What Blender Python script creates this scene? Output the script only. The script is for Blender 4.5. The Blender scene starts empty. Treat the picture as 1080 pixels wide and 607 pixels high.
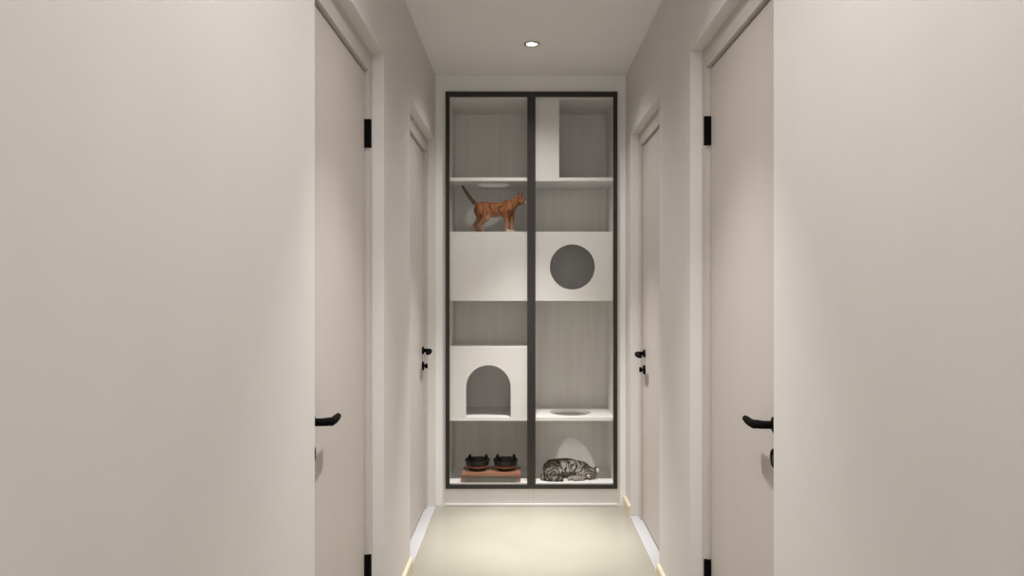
import bpy, bmesh, math
import numpy as np
from mathutils import Vector, Matrix

sc = bpy.context.scene
COL = sc.collection
PI = math.pi

# ------------------------------------------------------------------ materials
def mat(name, col, rough=0.5, metal=0.0, noise=0.0, nscale=30.0, bump=0.0, spec=0.5, stretch=None):
    m = bpy.data.materials.new(name); m.use_nodes = True
    nt = m.node_tree; b = nt.nodes['Principled BSDF']
    b.inputs['Base Color'].default_value = (*col, 1)
    b.inputs['Roughness'].default_value = rough
    b.inputs['Metallic'].default_value = metal
    b.inputs['Specular IOR Level'].default_value = spec
    if noise or bump:
        tc = nt.nodes.new('ShaderNodeTexCoord'); mp = nt.nodes.new('ShaderNodeMapping')
        if stretch: mp.inputs['Scale'].default_value = stretch
        nz = nt.nodes.new('ShaderNodeTexNoise'); nz.inputs['Scale'].default_value = nscale
        nz.inputs['Detail'].default_value = 5
        nt.links.new(tc.outputs['Object'], mp.inputs[0]); nt.links.new(mp.outputs[0], nz.inputs['Vector'])
        if noise:
            rp = nt.nodes.new('ShaderNodeValToRGB')
            rp.color_ramp.elements[0].position = .3; rp.color_ramp.elements[1].position = .7
            rp.color_ramp.elements[0].color = (*[c*(1-noise) for c in col], 1)
            rp.color_ramp.elements[1].color = (*[min(1, c*(1+noise)) for c in col], 1)
            nt.links.new(nz.outputs[0], rp.inputs[0]); nt.links.new(rp.outputs[0], b.inputs['Base Color'])
        if bump:
            bp = nt.nodes.new('ShaderNodeBump'); bp.inputs['Strength'].default_value = bump
            bp.inputs['Distance'].default_value = .002
            nt.links.new(nz.outputs[0], bp.inputs['Height']); nt.links.new(bp.outputs[0], b.inputs['Normal'])
    return m

M = {}
M['wall'] = mat('wall_paint', (.68, .655, .632), .55, noise=.012, nscale=6, bump=.03, spec=.3)
M['ceil'] = mat('ceiling_paint', (.82, .80, .79), .8, noise=.01, nscale=5, spec=.2)
M['door'] = mat('door_laminate', (.53, .48, .445), .5, noise=.015, nscale=8, spec=.3, stretch=(1, 1, .15))
M['frame'] = mat('door_frame_laminate', (.55, .505, .47), .45, noise=.012, nscale=8, spec=.3)
M['gap'] = mat('rebate_seal_grey', (.10, .085, .075), .8, noise=.02, spec=.1)
M['black'] = mat('black_metal', (.004, .004, .004), .7, 0, noise=.03, spec=.03)
M['base'] = mat('skirting_cream', (.66, .59, .43), .35, noise=.03, nscale=12)
M['sill'] = mat('white_sill_stone', (.44, .437, .44), .3, noise=.01, nscale=10)
M['cab'] = mat('white_cabinet_board', (.80, .78, .755), .45, noise=.01, nscale=5, spec=.3)
M['back'] = mat('cabinet_back_board', (.76, .73, .70), .5, noise=.05, nscale=4, spec=.3, stretch=(10, 10, .35))
M['shelf'] = mat('white_shelf_board', (.85, .84, .82), .4, noise=.01, nscale=5, spec=.3)
M['bronze'] = mat('dark_bronze_metal', (.020, .017, .0135), .32, .3, noise=.05, nscale=20)
M['taupe'] = mat('taupe_board', (.17, .155, .13), .6, noise=.03)
M['chrome'] = mat('polished_steel', (.8, .8, .8), .12, 1.0, noise=.01)
M['wood'] = mat('warm_wood', (.36, .17, .10), .4, noise=.25, nscale=14, stretch=(1, 14, 14))
M['bowl'] = mat('black_glazed_ceramic', (.010, .010, .008), .25, noise=.05, spec=.35)
M['glare'] = mat('copper_brown_glare', (.20, .085, .05), .35, noise=.25, nscale=60)  # brown of the reflected streak painted on the bowls
M['refl'] = mat('lamp_reflector', (.75, .73, .7), .25, .6, noise=.01)
M['ring'] = mat('lamp_trim_grey', (.28, .27, .26), .4, .3, noise=.01)

# floor: pale cream, faintly veined, satin
m = mat('cream_floor', (.70, .655, .52), .28, spec=.45); M['floor'] = m
nt = m.node_tree; b = nt.nodes['Principled BSDF']
tc = nt.nodes.new('ShaderNodeTexCoord'); nz = nt.nodes.new('ShaderNodeTexNoise')
nz.inputs['Scale'].default_value = 2.2; nz.inputs['Detail'].default_value = 7; nz.inputs['Distortion'].default_value = .7
rp = nt.nodes.new('ShaderNodeValToRGB')
rp.color_ramp.elements[0].position = .35; rp.color_ramp.elements[0].color = (.285, .268, .217, 1)
rp.color_ramp.elements[1].position = .65; rp.color_ramp.elements[1].color = (.31, .293, .238, 1)
nt.links.new(tc.outputs['Object'], nz.inputs['Vector']); nt.links.new(nz.outputs[0], rp.inputs[0])
nt.links.new(rp.outputs[0], b.inputs['Base Color'])

# cabinet glass: thin, lightly tinted, clear with a Fresnel sheen
m = bpy.data.materials.new('clear_cabinet_glass'); m.use_nodes = True; M['glass'] = m
nt = m.node_tree; nt.nodes.clear()
out = nt.nodes.new('ShaderNodeOutputMaterial'); mx = nt.nodes.new('ShaderNodeMixShader')
tr = nt.nodes.new('ShaderNodeBsdfTransparent'); tr.inputs[0].default_value = (.955, .955, .95, 1)
gl = nt.nodes.new('ShaderNodeBsdfGlossy'); gl.inputs['Roughness'].default_value = 0
fr = nt.nodes.new('ShaderNodeFresnel'); fr.inputs[0].default_value = 1.13
ge = nt.nodes.new('ShaderNodeNewGeometry'); iv = nt.nodes.new('ShaderNodeMath'); iv.operation = 'SUBTRACT'; iv.inputs[0].default_value = 1
ml = nt.nodes.new('ShaderNodeMath'); ml.operation = 'MULTIPLY'      # sheen on the outer face only
nt.links.new(ge.outputs['Backfacing'], iv.inputs[1]); nt.links.new(iv.outputs[0], ml.inputs[0])
nt.links.new(fr.outputs[0], ml.inputs[1]); nt.links.new(ml.outputs[0], mx.inputs[0]); nt.links.new(tr.outputs[0], mx.inputs[1]); nt.links.new(gl.outputs[0], mx.inputs[2])
nt.links.new(mx.outputs[0], out.inputs[0])

# lamp lens: gives off light
m = bpy.data.materials.new('lit_lamp_lens'); m.use_nodes = True; M['lens'] = m
b = m.node_tree.nodes['Principled BSDF']; b.inputs['Emission Color'].default_value = (1, .97, .92, 1)
b.inputs['Emission Strength'].default_value = 30

def fur(name):
    m = bpy.data.materials.new(name); m.use_nodes = True; nt = m.node_tree
    b = nt.nodes['Principled BSDF']; b.inputs['Roughness'].default_value = .75; b.inputs['Specular IOR Level'].default_value = .2
    a = nt.nodes.new('ShaderNodeVertexColor'); a.layer_name = 'coat'
    tc = nt.nodes.new('ShaderNodeTexCoord'); nz = nt.nodes.new('ShaderNodeTexNoise')
    nz.inputs['Scale'].default_value = 160; nz.inputs['Detail'].default_value = 3
    mp = nt.nodes.new('ShaderNodeMapRange'); mp.inputs[3].default_value = .75; mp.inputs[4].default_value = 1.25
    mul = nt.nodes.new('ShaderNodeVectorMath'); mul.operation = 'SCALE'
    nt.links.new(tc.outputs['Object'], nz.inputs['Vector']); nt.links.new(nz.outputs[0], mp.inputs[0])
    nt.links.new(a.outputs[0], mul.inputs[0]); nt.links.new(mp.outputs[0], mul.inputs['Scale'])
    nt.links.new(mul.outputs[0], b.inputs['Base Color'])
    bp = nt.nodes.new('ShaderNodeBump'); bp.inputs['Strength'].default_value = .3; bp.inputs['Distance'].default_value = .002
    nt.links.new(nz.outputs[0], bp.inputs['Height']); nt.links.new(bp.outputs[0], b.inputs['Normal'])
    return m
M['ginger'] = fur('ginger_fur'); M['tabby'] = fur('grey_tabby_fur')
M['eye'] = mat('cat_eye', (.10, .085, .02), .1, noise=.1)
M['nose'] = mat('cat_nose', (.35, .14, .12), .4, noise=.05)

# ------------------------------------------------------------------ mesh helpers (world coordinates)
def W(o):
    return Vector(o['_w'])
def thing(name, loc, label=None, cat=None, group=None, kind=None):
    o = bpy.data.objects.new(name, None); COL.objects.link(o); o.location = loc
    o.empty_display_size = .1; WL[o.name] = Vector(loc)
    tag(o, label, cat, group, kind); return o
WL = {}
def tag(o, label=None, cat=None, group=None, kind=None):
    if label: o['label'] = label
    if cat: o['category'] = cat
    if group: o['group'] = group
    if kind: o['kind'] = kind
    return o
def obj(name, bm, m, parent=None, smooth=False, bevel=0.0, org=None):
    """link a bmesh given in world coordinates as one object"""
    if bevel:
        bmesh.ops.bevel(bm, geom=[e for e in bm.edges if e.is_manifold and e.calc_face_angle(0) > .6],
                        offset=bevel, segments=2, affect='EDGES', clamp_overlap=True)
    bmesh.ops.recalc_face_normals(bm, faces=bm.faces[:])
    if parent is not None:
        o0 = WL[parent.name]
    else:
        xs = [v.co for v in bm.verts]
        lo = Vector([min(c[i] for c in xs) for i in range(3)]); hi = Vector([max(c[i] for c in xs) for i in range(3)])
        o0 = Vector(((lo.x+hi.x)/2, (lo.y+hi.y)/2, lo.z))
    bmesh.ops.translate(bm, verts=bm.verts[:], vec=-o0)
    me = bpy.data.meshes.new(name); bm.to_mesh(me); bm.free(); me.materials.append(m)
    if smooth:
        me.polygons.foreach_set('use_smooth', [True]*len(me.polygons))
        me.set_sharp_from_angle(angle=.7)
    o = bpy.data.objects.new(name, me); COL.objects.link(o)
    if parent is not None: o.parent = parent
    else: o.location = o0
    WL[o.name] = o0
    return o
def box(x0, x1, y0, y1, z0, z1, bm=None):
    bm = bm or bmesh.new()
    vs = [bm.verts.new((x, y, z)) for x in sorted((x0, x1)) for y in sorted((y0, y1)) for z in sorted((z0, z1))]
    for f in ((0,1,3,2),(4,6,7,5),(0,4,5,1),(2,3,7,6),(0,2,6,4),(1,5,7,3)): bm.faces.new([vs[i] for i in f])
    return bm
def plate(loops, thick, to3, bm=None):
    """flat plate: outer loop + hole loops (2-D), extruded; to3(u, v, w) -> world"""
    bm = bm or bmesh.new(); n0 = bmesh.new()
    es = []
    for lp in loops:
        vs = [n0.verts.new((u, v, 0)) for u, v in lp]
        for i in range(len(vs)): es.append(n0.edges.new((vs[i], vs[(i+1) % len(vs)])))
    bmesh.ops.triangle_fill(n0, edges=es, use_beauty=True, use_dissolve=False)
    n0.verts.index_update()
    tris = [[v.index for v in f.verts] for f in n0.faces]; co = [(v.co.x, v.co.y) for v in n0.verts]
    n0.free()
    A = [bm.verts.new(to3(u, v, 0)) for u, v in co]; B = [bm.verts.new(to3(u, v, thick)) for u, v in co]
    for t in tris:
        bm.faces.new([A[i] for i in t]); bm.faces.new([B[i] for i in reversed(t)])
    k = 0
    for lp in loops:
        n = len(lp)
        for i in range(n):
            a, c = k+i, k+(i+1) % n
            bm.faces.new((A[a], A[c], B[c], B[a]))
        k += n
    return bm
def circ(cx, cy, r, n=48):
    return [(cx+r*math.cos(2*PI*i/n), cy+r*math.sin(2*PI*i/n)) for i in range(n)]
def rect(a, b, c, d): return [(a, c), (b, c), (b, d), (a, d)]
def lathe(prof, axis_o, ax='z', n=40, bm=None):
    """prof: (radius, height) list; closed when both ends have r=0"""
    bm = bm or bmesh.new(); rings = []
    def p3(r, h, a):
        c, s = r*math.cos(a), r*math.sin(a)
        v = {'z': (c, s, h), 'x': (h, c, s), 'y': (c, h, s)}[ax]
        return Vector(axis_o)+Vector(v)
    for r, h in prof:
        if r < 1e-6: rings.append([bm.verts.new(p3(0, h, 0))])
        else: rings.append([bm.verts.new(p3(r, h, 2*PI*i/n)) for i in range(n)])
    for R, S in zip(rings, rings[1:]):
        for i in range(n):
            j = (i+1) % n
            if len(R) == 1 and len(S) == 1: continue
            if len(R) == 1: bm.faces.new((R[0], S[i], S[j]))
            elif len(S) == 1: bm.faces.new((R[i], R[j], S[0]))
            else: bm.faces.new((R[i], R[j], S[j], S[i]))
    return bm
def tube(pts, rads, n=16, bm=None, sq=(1, 1)):
    """smooth swept tube along points with per-point radius"""
    bm = bm or bmesh.new(); P = [Vector(p) for p in pts]; rings = []
    up = Vector((0, 0, 1))
    for i, p in enumerate(P):
        t = (P[min(i+1, len(P)-1)]-P[max(i-1, 0)]).normalized()
        s = t.cross(up)
        s = s.normalized() if s.length > 1e-3 else Vector((1, 0, 0))
        u = s.cross(t).normalized(); r = rads[i] if hasattr(rads, '__len__') else rads
        rings.append([bm.verts.new(p+(s*math.cos(2*PI*k/n)*sq[0]+u*math.sin(2*PI*k/n)*sq[1])*r) for k in range(n)])
    for R, S in zip(rings, rings[1:]):
        for k in range(n): bm.faces.new((R[k], R[(k+1) % n], S[(k+1) % n], S[k]))
    bm.faces.new(rings[0]); bm.faces.new(list(reversed(rings[-1])))
    return bm

# ------------------------------------------------------------------ layout (metres)
XL, XR = -.503, .603            # corridor wall planes
YB = 4.355                      # plane of the cabinet front / end of corridor
Y0 = -1.2                       # corridor opens to the living room behind the viewer
H = 2.5
NT = 2.115                      # top of the door niches
ND = .042                       # niche depth to the door frame
doorsL = [(1.818, 2.73), (3.365, 4.335)]
doorsR = [(1.794, 2.684), (3.285, 4.15)]
LAMPS = [(.05, 3.786), (.05, 2.15)]

def wall(name, s, X, doors):
    pts = [(Y0, 0)]
    for a, b in doors: pts += [(a, 0), (a, NT), (b, NT), (b, 0)]
    pts += [(4.80, 0), (4.80, H), (Y0, H)]
    o = obj(name, plate([pts], .17, lambda u, v, w: (X+s*w, u, v)), M['wall'])
    tag(o, kind='structure'); return o
tag(wall('wall_left', -1, XL, doorsL), 'pale beige painted wall along the left of the corridor with two door niches', 'wall')
tag(wall('wall_right', 1, XR, doorsR), 'pale beige painted wall along the right of the corridor with two door niches', 'wall')
tag(obj('wall_back', box(XL-.17, XR+.17, 4.80, 4.92, 0, H), M['wall']), 'end wall of the corridor behind the built-in cabinet', 'wall', kind='structure')
tag(obj('floor', box(XL-.17, XR+.17, Y0, 4.80, -.1, 0), M['floor']), 'cream satin floor of the corridor', 'floor', kind='structure')
tag(obj('ceiling', plate([rect(XL-.17, XR+.17, Y0, 4.80)]+[circ(x, y, .034, 40) for x, y in LAMPS], .12,
                         lambda u, v, w: (u, v, H+w)), M['ceil']), 'flat off-white corridor ceiling with a recessed spotlight', 'ceiling', kind='structure')

# skirting boards between the door niches
def skirting(name, s, X, a, b, label):
    prof = [(0, 0), (.014, 0), (.014, .052), (.010, .058), (0, .058)]
    o = obj(name, plate([prof], b-a, lambda u, v, w: (X-s*u, a+w, v)), M['base'])
    tag(o, label, 'skirting board', kind='structure')
skirting('baseboard_left', -1, XL, Y0, doorsL[0][0], 'cream skirting board on the left wall nearest the viewer')
skirting('baseboard_left.001', -1, XL, doorsL[0][1], doorsL[1][0], 'cream skirting board on the left wall between the two doors')
skirting('baseboard_right', 1, XR, Y0, doorsR[0][0], 'cream skirting board on the right wall nearest the viewer')
skirting('baseboard_right.001', 1, XR, doorsR[0][1], doorsR[1][0], 'cream skirting board on the right wall between the two doors')
skirting('baseboard_right.002', 1, XR, doorsR[1][1], YB-.002, 'short cream skirting board between the far right door and the cabinet')

# ------------------------------------------------------------------ doors
LEAFZ = 2.04
def make_door(n, s, X, a, b, handle_far, label):
    FW = .068                                       # frame face width
    fx = X+s*ND; lx = fx+s*.014                     # frame face, leaf face
    root = thing('door_%d' % n, (X+s*.09, (a+b)/2, .004), label, 'door', kind='structure')
    # frame: two jambs and a head in one outline, standing in the niche
    fr = [(a, .004), (a+FW, .004), (a+FW, LEAFZ), (b-FW, LEAFZ), (b-FW, .004), (b, .004), (b, NT), (a, NT)]
    obj('door_frame', plate([fr], .10, lambda u, v, w: (fx+s*w, u, v)), M['frame'], root, bevel=.0015)
    g = .008
    leaf = obj('door_leaf', box(lx, lx+s*.04, a+FW+g, b-FW-g, .010, LEAFZ-g), M['door'], root, bevel=.002)
    # dark seal visible in the gap around the leaf
    sl = [(a+FW, .008), (a+FW+.011, .008), (a+FW+.011, LEAFZ-.011), (b-FW-.011, LEAFZ-.011), (b-FW-.011, .008), (b-FW, .008), (b-FW, LEAFZ), (a+FW, LEAFZ)]
    obj('door_seal', plate([sl], .02, lambda u, v, w: (lx+s*(.016+w), u, v)), M['gap'], root)
    hy = (b-FW-.067) if handle_far else (a+FW+(.092 if s < 0 else .079))
    dr = -1 if handle_far else 1                    # lever points to the hinge side
    ky = b-FW if not handle_far else a+FW           # hinge side
    if not handle_far:
        for z in (1.766, .222):
            hb = box(fx-s*.004, fx+s*.014, ky-.010, ky+.004, z, z+.10)
            lathe([(0, z), (.007, z), (.007, z+.10), (0, z+.10)], (fx-s*.004, ky-.003, 0), 'z', 16, hb)
            obj('hinge', hb, M['black'], root)
    hz, kz = .915, .828
    h = obj('door_handle', tube([(lx-s*.006, hy, hz), (lx-s*.030, hy, hz), (lx-s*.040, hy+dr*.004, hz), (lx-s*.046, hy+dr*.016, hz-.001),
                  (lx-s*.047, hy+dr*.035, hz-.005), (lx-s*.046, hy+dr*.07, hz-.0065), (lx-s*.044, hy+dr*.105, hz-.006), (lx-s*.043, hy+dr*.125, hz-.005), (lx-s*.043, hy+dr*.129, hz-.005)],
                 [.0105, .0105, .011, .0115, .0115, .011, .010, .0085, .004], 16), M['black'], root, smooth=True)
    obj('rose', lathe([(0, lx), (.021, lx), (.021, lx-s*.007), (.019, lx-s*.009), (0, lx-s*.009)], (0, hy, hz), 'x', 32), M['black'], h, smooth=True)
    k = obj('lock_plate', lathe([(0, lx), (.025, lx), (.025, lx-s*.007), (.023, lx-s*.009), (0, lx-s*.009)], (0, hy, kz), 'x', 32), M['black'], root, smooth=True)
    if handle_far:
        tb = lathe([(0, lx-s*.009), (.006, lx-s*.009), (.006, lx-s*.016), (0, lx-s*.016)], (0, hy, kz), 'x', 20)
        box(lx-s*.016, lx-s*.030, hy-.005, hy+.005, kz-.013, kz+.013, tb)
        obj('thumb_turn', tb, M['black'], k)
    else:
        kt = box(lx-s*.009, lx-s*.0105, hy-.004, hy+.004, kz-.012, kz+.008)
        obj('keyhole', kt, M['gap'], k)
    return root
make_door(1, -1, XL, *doorsL[0], False, 'beige door with black lever and hinges in the left wall, nearest the viewer')
make_door(2, -1, XL, *doorsL[1], True, 'beige door in the left wall beside the cabinet, black handle at its far edge')
make_door(3, 1, XR, *doorsR[0], False, 'beige door with black lever and hinges in the right wall, nearest the viewer')
make_door(4, 1, XR, *doorsR[1], True, 'beige door in the right wall beside the cabinet, black handle at its far edge')
def sill(n, s, X, a, b, label):
    o = obj('trim_%d' % n, box(X-s*.004, X+s*(ND+.014), a+.002, b-.002, 0, .003), M['sill'])
    tag(o, label, 'door sill', kind='structure')
sill(1, -1, XL, *doorsL[0], 'white stone sill under the near left door')
sill(2, -1, XL, *doorsL[1], 'white stone sill under the far left door')
sill(3, 1, XR, *doorsR[0], 'white stone sill under the near right door')
sill(4, 1, XR, *doorsR[1], 'white stone sill under the far right door')

# ------------------------------------------------------------------ built-in cabinet
CX0, CX1, CM = -.4427, .5524, .0545
YF, YK = 4.357, 4.745
T = .018
ZT, ZB = 2.36, .131
cab = thing('display_cabinet', ((CX0+CX1)/2, (YF+YK)/2, 0), 'tall white built-in cat cabinet with dark-framed glass doors at the corridor end', 'cabinet')
obj('side_panel', box(CX0, CX0+T, YF, YK, .103, 2.401), M['cab'], cab, bevel=.001)
obj('side_panel', box(CX1-T, CX1, YF, YK, .103, 2.401), M['cab'], cab, bevel=.001)
obj('divider', box(CM-T/2, CM+T/2, YF, YK, ZB, ZT), M['cab'], cab, bevel=.001)
obj('top_panel', box(CX0+T, CX1-T, YF, YK, ZT, 2.401), M['cab'], cab)
obj('bottom_panel', box(CX0+T, CX1-T, YF, YK, .103, ZB), M['shelf'], cab)
obj('back_panel', box(CX0, CX1, YK, YK+.012, .103, 2.401), M['back'], cab)
# fillers to the walls and ceiling
obj('side_filler', box(XL+.0005, CX0-.001, YB, YB+.018, .0005, H-.0005), M['cab'], cab)
obj('side_filler', box(CX1+.001, XR-.0005, YB, YB+.018, .0005, H-.0005), M['cab'], cab)
obj('top_filler', box(CX0-.001, CX1+.001, YB, YB+.018, 2.402, H-.0005), M['cab'], cab)
pb = box(CX0-.001, CM+.0135, YB+.004, YB+.02, .014, .101); box(CM+.0145, CX1+.001, YB+.004, YB+.02, .014, .101, pb)
obj('plinth', pb, M['cab'], cab)
obj('plinth_seal', box(CX0-.001, CX1+.001, YB-.007, YB+.018, .003, .0138), M['shelf'], cab)
L0, L1 = CX0+T, CM-T/2
R0, R1 = CM+T/2, CX1-T
def xzp(loops, y, t): return plate(loops, t, lambda u, v, w: (u, y+w, v))
def xyp(loops, z, t): return plate(loops, t, lambda u, v, w: (u, v, z+w))
# upper shelves; the left one has a round cat hole
obj('shelf', xyp([rect(L0, L1, YF+.006, YK), circ(-.170, 4.545, .098)], 1.888, .02), M['shelf'], cab)
obj('shelf', box(R0, R1, YF+.006, YK, 1.888, 1.908), M['shelf'], cab)
obj('upright_panel', box(R0, .2165, YF+.001, YF+.0055, 1.886, ZT), M['cab'], cab)
# closed boxes in the middle
for a, b_ in ((L0, L1), (R0, R1)):
    obj('shelf', box(a, b_, YF+.019, YK, 1.575, 1.592), M['shelf'], cab)
    obj('shelf', box(a, b_, YF+.019, YK, 1.190, 1.208), M['shelf'], cab)
obj('front_panel', box(L0, L1, YF+.001, YF+.019, 1.190, 1.592), M['cab'], cab, bevel=.001)
obj('front_panel', xzp([rect(R0, R1, 1.190, 1.592), circ(.2935, 1.387, .131, 72)], YF+.001, .018), M['cab'], cab)
# cat house with arched doorway, and the holed shelf beside it
obj('shelf', box(L0, L1, YF+.001, YK, .493, .512), M['shelf'], cab)
obj('shelf', xyp([rect(R0, R1, YF+.001, YK), circ(.2935, 4.545, .122)], .493, .019), M['shelf'], cab)
ar = [(-.3255, .513), (-.3255, .685)]+[(-.1955-.13*math.cos(PI*i/32), .685+.13*math.sin(PI*i/32)) for i in range(1, 32)]+[(-.0655, .685), (-.0655, .513)]
obj('arched_panel', xzp([[(L0, .513)]+ar+[(L1, .513), (L1, .920), (L0, .920)]], YF+.003, .018), M['cab'], cab)
obj('shelf', box(L0, L1, YF+.021, YK, .900, .919), M['shelf'], cab)

# framed glass doors
def glass_door(x0, x1, hinge_left):
    z0, z1, st = .103, 2.401, .0235
    rim = [rect(x0, x1, z0, z1), [(x0+st, z0+st*.95), (x0+st, z1-st*1.2), (x1-st, z1-st*1.2), (x1-st, z0+st*.95)]]
    d = obj('glass_door', xzp(rim, YB-.020, .0185), M['bronze'], cab, bevel=.001)
    obj('glass_pane', box(x0+st-.004, x1-st+.004, YB-.012, YB-.008, z0+st*.95-.004, z1-st*1.2+.004), M['glass'], d)
    return d
glass_door(CX0, CM-.0002, True)
d2 = glass_door(CM+.0002, CX1, False)

# ------------------------------------------------------------------ recessed spotlights
for i, (x, y) in enumerate(LAMPS):
    lab = ['small recessed ceiling spotlight in front of the cabinet', 'small recessed ceiling spotlight above the near pair of doors',
           'small recessed ceiling spotlight behind the viewer'][i]
    t = thing('recessed_spotlight', (x, y, H-.004), lab, 'ceiling light', 'recessed spotlights along the corridor ceiling')
    obj('trim_ring', lathe([(.029, H-.0005), (.040, H-.0005), (.040, H-.003), (.037, H-.005), (.029, H-.004), (.029, H-.0005)], (x, y, 0), 'z', 40), M['ring'], t, smooth=True)
    obj('reflector', lathe([(.029, H-.002), (.0325, H-.001), (.0325, H+.046), (0, H+.046), (0, H+.042), (.021, H+.042), (.029, H-.002)], (x, y, 0), 'z', 40), M['refl'], t, smooth=True)
    obj('lamp_lens', lathe([(0, H+.030), (.012, H+.031), (.022, H+.034), (.022, H+.038), (0, H+.038)], (x, y, 0), 'z', 32), M['lens'], t, smooth=True)

def spot(name, x, y, power, angle, blend, col=(1, .982, .965), r=.03):
    l = bpy.data.lights.new(name, 'SPOT'); l.energy = power; l.spot_size = math.radians(angle); l.spot_blend = blend
    l.color = col; l.shadow_soft_size = r
    o = bpy.data.objects.new(name, l); COL.objects.link(o); o.location = (x, y, H-.012); return o
# each downlight: main beam, a tighter hot core, and the faint wide spill of its reflector
(ax, ay), (bx, by) = LAMPS
spot('beam_lamp', ax, ay, 260, 60, 1.0); spot('core_lamp', ax, ay, 330, 31, 1.0); spot('spill_lamp', ax, ay, 30, 135, 1.0)
spot('beam_lamp', bx, by, 125, 76, 1.0); spot('spill_lamp', bx, by, 22, 135, 1.0)

# unseen fill lamp added to brighten the near walls, shaped as a flat panel
PX, PY = .0907, 1.15
pl = thing('fill_panel_lamp', (PX, PY, H-.024), 'unseen fill lamp added on the ceiling near the viewer, shaped as a small white panel', 'ceiling light')
obj('fill_lamp_frame', plate([rect(PX-.055, PX+.055, PY-.055, PY+.055), rect(PX-.042, PX+.042, PY-.042, PY+.042)], .0235, lambda u, v, w: (u, v, H-.024+w)), M['shelf'], pl)
obj('lamp_lens', box(PX-.042, PX+.042, PY-.042, PY+.042, H-.014, H-.0005), M['shelf'], pl)
l = bpy.data.lights.new('fill_panel_light', 'AREA'); l.shape = 'SQUARE'; l.size = .08; l.energy = 8.3; l.color = (1, .97, .94)
o = bpy.data.objects.new('fill_panel_light', l); COL.objects.link(o); o.location = (PX, PY, H-.016)

# ------------------------------------------------------------------ feeding stand and bowls
FZ = ZB                                             # cabinet floor
sx0, sx1, sy0, sy1 = -.352, -.008, 4.3595, 4.535
st = thing('feeding_stand', ((sx0+sx1)/2, (sy0+sy1)/2, FZ), 'low warm wooden feeding stand holding two black bowls at cabinet bottom left', 'pet feeding stand')
obj('board', box(sx0, sx1, sy0, sy1, FZ+.041, FZ+.056), M['wood'], st, bevel=.002)
for x in (sx0+.004, sx1-.022):
    obj('leg', box(x, x+.018, sy0+.006, sy1-.006, FZ, FZ+.041), M['wood'], st, bevel=.0015)
tag(obj('front_panel', box(sx0+.0225, sx1-.0225, sy0+.004, sy0+.010, FZ+.001, FZ+.0405), M['taupe'], st), 'taupe panel under the board')
def bowl(cx, label):
    cy = 4.452; z = FZ+.0562
    t = thing('cat_bowl', (cx, cy, z), label, 'bowl', 'black cat-eared bowls on the feeding stand')
    sh = obj('bowl_body', lathe([(0, z), (.047, z), (.052, z+.004), (.066, z+.03), (.074, z+.058), (.0745, z+.061), (.072, z+.062), (.069, z+.058), (.058, z+.028), (.04, z+.012), (0, z+.010)], (cx, cy, 0), 'z', 56), M['bowl'], t, smooth=True)
    obj('glare_band', lathe([(.0585, z+.017), (.0615, z+.017), (.0682, z+.031), (.0650, z+.031), (.0585, z+.017)], (cx, cy, 0), 'z', 56), M['glare'], t, smooth=True)  # reddish glare on the bowl side, put into the colour as a band
    for s in (-1, 1):                               # ears rise from the rear rim
        a = PI/2-s*.80
        c = Vector((cx+.0735*math.cos(a), cy+.0735*math.sin(a), z+.053))
        tn = Vector((-math.sin(a), math.cos(a), 0)); nn = Vector((math.cos(a), math.sin(a), 0))
        bm = bmesh.new(); rows = []
        for k in range(7):
            u = k/6; w = .017*(1-u**2.2*.72); d = .0042*(1-u*.6)
            cc = c+Vector((0, 0, .026*u))+tn*(s*.006*u)
            rows.append([bm.verts.new(cc+tn*w*math.cos(q)+nn*d*math.sin(q)) for q in [2*PI*j/14 for j in range(14)]])
        for R, S in zip(rows, rows[1:]):
            for j in range(14): bm.faces.new((R[j], R[(j+1) % 14], S[(j+1) % 14], S[j]))
        bm.faces.new(rows[0]); bm.faces.new(list(reversed(rows[-1])))
        obj('ear', bm, M['bowl'], t, smooth=True)
bowl(-.264, 'black cat-eared bowl on the left end of the wooden stand')
bowl(-.0975, 'black cat-eared bowl on the right end of the wooden stand')

# ------------------------------------------------------------------ cats: one smooth surface each
def seg(P, a, b, ra, rb, sq=None):
    a = np.array(a); b = np.array(b); Q = P; 
    if sq is not None: Q = P/np.array(sq); a = a/np.array(sq); b = b/np.array(sq)
    ab = b-a; t = np.clip(((Q-a)@ab)/(ab@ab+1e-12), 0, 1)
    return np.linalg.norm(Q-a-t[..., None]*ab, axis=-1)-(ra+(rb-ra)*t)
def ell(P, c, r, rot=0.0):
    q = P-np.array(c)
    if rot:
        cs, sn = math.cos(rot), math.sin(rot)
        q = np.stack([q[..., 0]*cs+q[..., 2]*sn, q[..., 1], -q[..., 0]*sn+q[..., 2]*cs], -1)
    r = np.array(r); k0 = np.linalg.norm(q/r, axis=-1); k1 = np.linalg.norm(q/(r*r), axis=-1)
    return k0*(k0-1)/(k1+1e-9)
def smin(a, b, k):
    h = np.clip(.5+.5*(b-a)/k, 0, 1); return b+(a-b)*h-k*h*(1-h)
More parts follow.
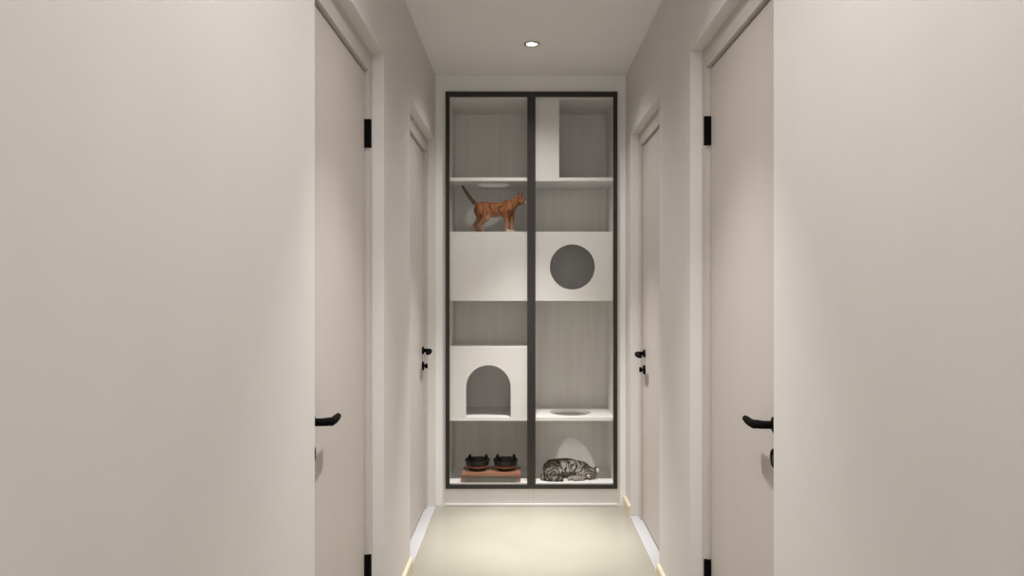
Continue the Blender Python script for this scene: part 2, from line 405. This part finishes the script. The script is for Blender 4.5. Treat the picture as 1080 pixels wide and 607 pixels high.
def surface_nets(f, lo, hi, h):
    n = [int((hi[i]-lo[i])/h)+2 for i in range(3)]
    ax = [lo[i]+h*np.arange(n[i]) for i in range(3)]
    P = np.stack(np.meshgrid(*ax, indexing='ij'), -1); D = f(P)
    S = D < 0; cn = [x-1 for x in n]
    cnt = np.zeros(cn); acc = np.zeros(cn+[3])
    cor = [(i, j, k) for i in (0, 1) for j in (0, 1) for k in (0, 1)]
    def sub(A, c): return A[c[0]:c[0]+cn[0], c[1]:c[1]+cn[1], c[2]:c[2]+cn[2]]
    for c in cor:
        for d in range(3):
            if c[d]: continue
            e = list(c); e[d] = 1
            a, b = sub(D, c), sub(D, e); m = (a < 0) != (b < 0)
            t = np.where(m, a/(a-b+1e-20), 0)
            p = np.zeros(cn+[3])
            for q in range(3): p[..., q] = c[q]
            p[..., d] += t
            acc += p*m[..., None]; cnt += m
    act = cnt > 0; idx = -np.ones(cn, int); idx[act] = np.arange(act.sum())
    ii = np.argwhere(act); V = (ii+acc[act]/cnt[act][:, None])*h+np.array(lo)
    F = []
    for d in range(3):
        u, v = (d+1) % 3, (d+2) % 3
        sl0 = [slice(None)]*3; sl1 = [slice(None)]*3; sl0[d] = slice(0, n[d]-1); sl1[d] = slice(1, n[d])
        A, B = S[tuple(sl0)], S[tuple(sl1)]
        for e in np.argwhere(A != B):
            if e[u] < 1 or e[v] < 1 or e[u] >= cn[u] or e[v] >= cn[v]: continue
            q = []
            for du, dv in ((-1, -1), (0, -1), (0, 0), (-1, 0)):
                c = e.copy(); c[u] += du; c[v] += dv; q.append(int(idx[tuple(c)]))
            if min(q) < 0: continue
            F.append(q if A[tuple(e)] else q[::-1])
    return V, F
def sstep(a, b, x):
    t = np.clip((x-a)/(b-a), 0, 1); return t*t*(3-2*t)
def mixc(c, d, t): return c*(1-t[:, None])+np.array(d)*t[:, None]
def body(name, f, lo, hi, h, colour, m, parent):
    V, F = surface_nets(f, lo, hi, h)
    me = bpy.data.meshes.new(name); me.from_pydata(V.tolist(), [], F); me.update()
    me.polygons.foreach_set('use_smooth', [True]*len(me.polygons))
    c = colour(V); at = me.color_attributes.new('coat', 'FLOAT_COLOR', 'POINT')
    at.data.foreach_set('color', np.concatenate([np.clip(c, 0, 1), np.ones((len(c), 1))], 1).ravel())
    me.materials.append(m)
    o = bpy.data.objects.new(name, me); COL.objects.link(o); o.parent = parent; WL[o.name] = WL[parent.name]
    o.location = (0, 0, 0)
    return o
def ballmesh(c, r, n=16):
    bm = bmesh.new(); bmesh.ops.create_uvsphere(bm, u_segments=n, v_segments=n//2, radius=1)
    for v in bm.verts: v.co = Vector((v.co.x*r[0]+c[0], v.co.y*r[1]+c[1], v.co.z*r[2]+c[2]))
    return bm

# ginger cat, standing on the middle box and looking right
U = .000615
def g(zx, zy, d=0.0): return ((zx-400)*U, d, (541-zy)*U)
def ginger(P):
    d = ell(P, g(285, 325), (.052, .040, .046))                       # hindquarters
    d = smin(d, ell(P, g(375, 328), (.080, .041, .046)), .02)         # barrel
    d = smin(d, ell(P, g(505, 322), (.052, .037, .048)), .02)         # deep chest
    d = smin(d, seg(P, g(535, 292), g(615, 240), .034, .025), .02)    # neck
    d = smin(d, ell(P, g(642, 232), (.030, .027, .026)), .010)        # skull
    d = smin(d, ell(P, g(680, 254), (.0125, .014, .0115)), .008)      # muzzle
    for s in (-1, 1):
        d = smin(d, seg(P, g(642, 256, s*.015), g(660, 252, s*.013), .011, .009), .008)          # cheeks
        e0, e1 = g(640+s*14, 210, s*.014), g(639+s*19, 160, s*.019)
        d = smin(d, seg(P, e0, e1, .0150, .0018, (1, .75, 1)), .004)                             # ears
    # front legs
    for s, top, knee, foot in ((-1, g(505, 345, -.018), g(506, 440, -.020), g(514, 522, -.021)),
                               (1, g(545, 345, .018), g(556, 440, .018), g(552, 522, .018))):
        d = smin(d, seg(P, top, knee, .024, .0135), .014)
        d = smin(d, seg(P, knee, foot, .0125, .0098), .004)
        f2 = (foot[0]+.012, foot[1], .0075)
        d = smin(d, seg(P, (foot[0], foot[1], .0095), f2, .0085, .0075), .005)
        for q in (-1, 0, 1):
            d = smin(d, seg(P, f2, (f2[0]+.006, f2[1]+q*.0045, .0052), .0045, .0042), .002)
    # hind legs: thigh to knee (forward), hock (back), vertical shank
    for s, hip, knee, hock, foot in ((-1, g(275, 335, -.020), g(312, 408, -.026), g(254, 478, -.024), g(270, 525, -.024)),
                                     (1, g(250, 335, .020), g(258, 408, .024), g(200, 470, .023), g(222, 522, .023))):
        d = smin(d, seg(P, hip, knee, .034, .022), .016)
        d = smin(d, seg(P, knee, hock, .019, .0115), .009)
        d = smin(d, seg(P, hock, foot, .0115, .0095), .004)
        f2 = (foot[0]+.014, foot[1], .0075)
        d = smin(d, seg(P, (foot[0], foot[1], .009), f2, .0085, .0075), .005)
        for q in (-1, 0, 1):
            d = smin(d, seg(P, f2, (f2[0]+.006, f2[1]+q*.0045, .0052), .0045, .0042), .002)
    tp = [g(232, 285), g(196, 255), g(160, 212), g(125, 160), g(88, 104)]
    for i in range(4): d = smin(d, seg(P, tp[i], tp[i+1],   .0125-.0012*i, .0113-.0012*i), .006)
    return d
def ginger_col(V):
    x, y, z = V.T; n = len(V)
    c = np.tile(np.array([.34, .135, .05]), (n, 1))
    w = np.sin(x*230+2.5*np.sin(z*55+x*30)+1.2*np.sin(y*90)+1.5*np.sin(x*110))                     # tabby bars on the flank
    c = mixc(c, (.13, .045, .018), .85*sstep(-.1, .7, w)*sstep(.05, .09, z))
    c = mixc(c, (.40, .22, .13), .7*sstep(.085, .03, z))              # paler legs
    c = mixc(c, (.50, .36, .25), .5*sstep(.105, .085, z)*sstep(-.08, -.02, x)*sstep(.06, .02, x))   # belly
    c = mixc(c, (.26, .15, .10), .7*sstep(-.045, -.085, x)*sstep(.12, .05, z))   # duller hind legs
    c = mixc(c, (.085, .05, .035), sstep(-.112, -.125, x)*sstep(.15, .175, z))  # dark tail
    c = mixc(c, (.20, .06, .02), .8*sstep(.162, .170, z)*sstep(.10, .06, x)*sstep(-.13, -.1, x))   # dark back line
    c = mixc(c, (.75, .66, .58), sstep(.168, .175, x)*sstep(.188, .176, z))     # white muzzle
    c = mixc(c, (.72, .62, .52), sstep(.016, .010, z)*sstep(.02, .05, x))       # white front paws
    c = mixc(c, (.10, .04, .025), sstep(.210, .222, z)*sstep(.1, .12, x))       # dark ear tips
    return c
g0 = (-.157, 4.405, 1.5925)
gc = thing('ginger_cat', g0, 'ginger tabby cat standing in profile with tail raised on the closed left box', 'cat')
body('cat_body', ginger, (-.215, -.065, -.004), (.21, .065, .30), .0028, ginger_col, M['ginger'], gc)
for s in (-1, 1):
    e = g(664, 230, s*.0222); obj('eye', ballmesh(Vector(e)+Vector(g0), (.0042, .0034, .0042)), M['eye'], gc, smooth=True)
e = g(700, 248, 0); obj('nose', ballmesh(Vector(e)+Vector(g0), (.0025, .0035, .0025)), M['nose'], gc, smooth=True)

# grey tabby, asleep on the cabinet floor with its head to the right
U2 = .000652
def t_(zx, h, d=0.0): return ((zx-355)*U2, d, h)
def tabby(P):
    d = ell(P, t_(205, .052, .012), (.066, .060, .054))               # rump
    d = smin(d, ell(P, t_(320, .055, .018), (.078, .058, .055)), .03) # ribs
    d = smin(d, ell(P, t_(435, .048, .012), (.060, .054, .048)), .025)
    d = smin(d, seg(P, t_(470, .050, .0), t_(530, .040, -.016), .036, .028), .018)   # neck
    d = smin(d, ell(P, t_(540, .034, -.030), (.035, .031, .031)), .010)              # head
    d = smin(d, ell(P, t_(526, .019, -.055), (.016, .014, .012)), .008)              # muzzle
    for a, b in ((t_(566, .052, -.034), t_(590, .078, -.038)), (t_(515, .060, -.024), t_(508, .088, -.022))):
        d = smin(d, seg(P, a, b, .0135, .0020), .005)                                # ears
    d = smin(d, ell(P, t_(190, .034, -.040), (.052, .026, .034)), .010)              # folded thigh
    d = smin(d, seg(P, t_(165, .012, -.062), t_(255, .011, -.066), .0125, .0105), .006)   # hind foot
    for q in (-1, 0, 1):
        d = smin(d, seg(P, t_(255, .010, -.066), t_(268, .008, -.066+q*.006), .006, .0055), .002)
    for k, (sh, el, pw) in enumerate(((t_(440, .030, -.040), t_(410, .016, -.058), t_(345, .0125, -.066)),
                                      (t_(470, .026, -.044), t_(455, .014, -.066), t_(395, .0115, -.078)))):
        d = smin(d, seg(P, sh, el, .022, .015), .008); d = smin(d, seg(P, el, pw, .0135, .0115), .006)
        for q in (-1, 0, 1):
            d = smin(d, seg(P, pw, (pw[0]-.010, pw[1]+q*.006, .0075), .0065, .006), .002)
    tp = [t_(125, .022, .0), t_(92, .012, -.030), t_(98, .010, -.066), t_(150, .009, -.088), t_(215, .008, -.094), t_(275, .008, -.092)]
    for i in range(5): d = smin(d, seg(P, tp[i], tp[i+1], .0125-.001*i, .0115-.001*i), .006)
    return d
def tabby_col(V):
    x, y, z = V.T; n = len(V)
    u = x/U2+355
    c = np.tile(np.array([.23, .205, .175]), (n, 1))
    c = mixc(c, (.78, .76, .73), sstep(235, 290, u)*sstep(500, 420, u)*sstep(.035, .055, z))   # silver saddle
    # bars: fan over the back, whorl on the haunch, arcs over shoulder and head
    q = np.stack([x, y, z], -1)
    tb = sum(np.sin(q@np.array(k)+p)*w for k, p, w in (((90, 60, 40), .3, 1), ((-70, 110, 60), 1.1, .9), ((150, -90, 130), 2.0, .6), ((210, 160, -170), .7, .5), ((-320, 240, 280), 1.9, .35)))
    fan = np.sin(np.arctan2(u-355, (z+.05)/U2*1.0)*38+1.5*tb+2.0*np.sin(y*70))
    wh = np.sin(np.hypot((u-195), (z-.035)/U2)*.20+1.3*tb+y*40)
    hd = np.sin(np.hypot((u-520), (z-.01)/U2)*.26+1.0*tb+y*60)
    st = np.where(u < 250, wh, np.where(u > 470, hd, fan))+.25*tb
    c = mixc(c, (.03, .026, .022), .92*sstep(-.25, .5, st))
    c = mixc(c, (.03, .027, .024), .85*sstep(.098, .106, z))                                     # dark spine
    c = mixc(c, (.42, .385, .34), .6*sstep(-.050, -.062, y)*sstep(.03, .02, z)*sstep(300, 320, u)*sstep(520, 480, u))  # pale paws
    c = mixc(c, (.55, .53, .50), .8*sstep(495, 505, u)*sstep(530, 518, u)*sstep(-.045, -.055, y)*sstep(.036, .03, z))  # pale muzzle
    tail = sstep(-.078, -.084, y)*sstep(300, 280, u)
    c = mixc(c, (.03, .027, .024), tail*(.5+.5*np.sign(np.sin(u*.12))))
    return c
t0 = (.290, 4.485, FZ+.0004)
tcx = thing('tabby_cat', t0, 'grey and silver striped tabby cat curled asleep on the cabinet floor', 'cat')
body('cat_body', tabby, (-.20, -.115, -.004), (.185, .095, .125), .0028, tabby_col, M['tabby'], tcx)
e = t_(516, .021, -.0685); obj('nose', ballmesh(Vector(e)+Vector(t0), (.0035, .0025, .0025)), M['nose'], tcx, smooth=True)

# ------------------------------------------------------------------ world, camera, view
w = bpy.data.worlds.new('daylight'); sc.world = w; w.use_nodes = True
bg = w.node_tree.nodes['Background']; bg.inputs[0].default_value = (1, .985, .965, 1); bg.inputs[1].default_value = 1.9

cd = bpy.data.cameras.new('camera'); cam = bpy.data.objects.new('camera', cd); COL.objects.link(cam)
cam.location = (0, 0, 1.273); cam.rotation_euler = (PI/2, 0, 0)
cd.sensor_width = 36; cd.lens = 790/1080*36
cd.shift_x = -10.5/1080; cd.shift_y = -1.5/1080; cd.clip_start = .05
sc.camera = cam
vs = sc.view_settings
vs.view_transform = 'Standard'; vs.look = 'None'; vs.gamma = 1; vs.use_curve_mapping = False
vs.exposure = .22
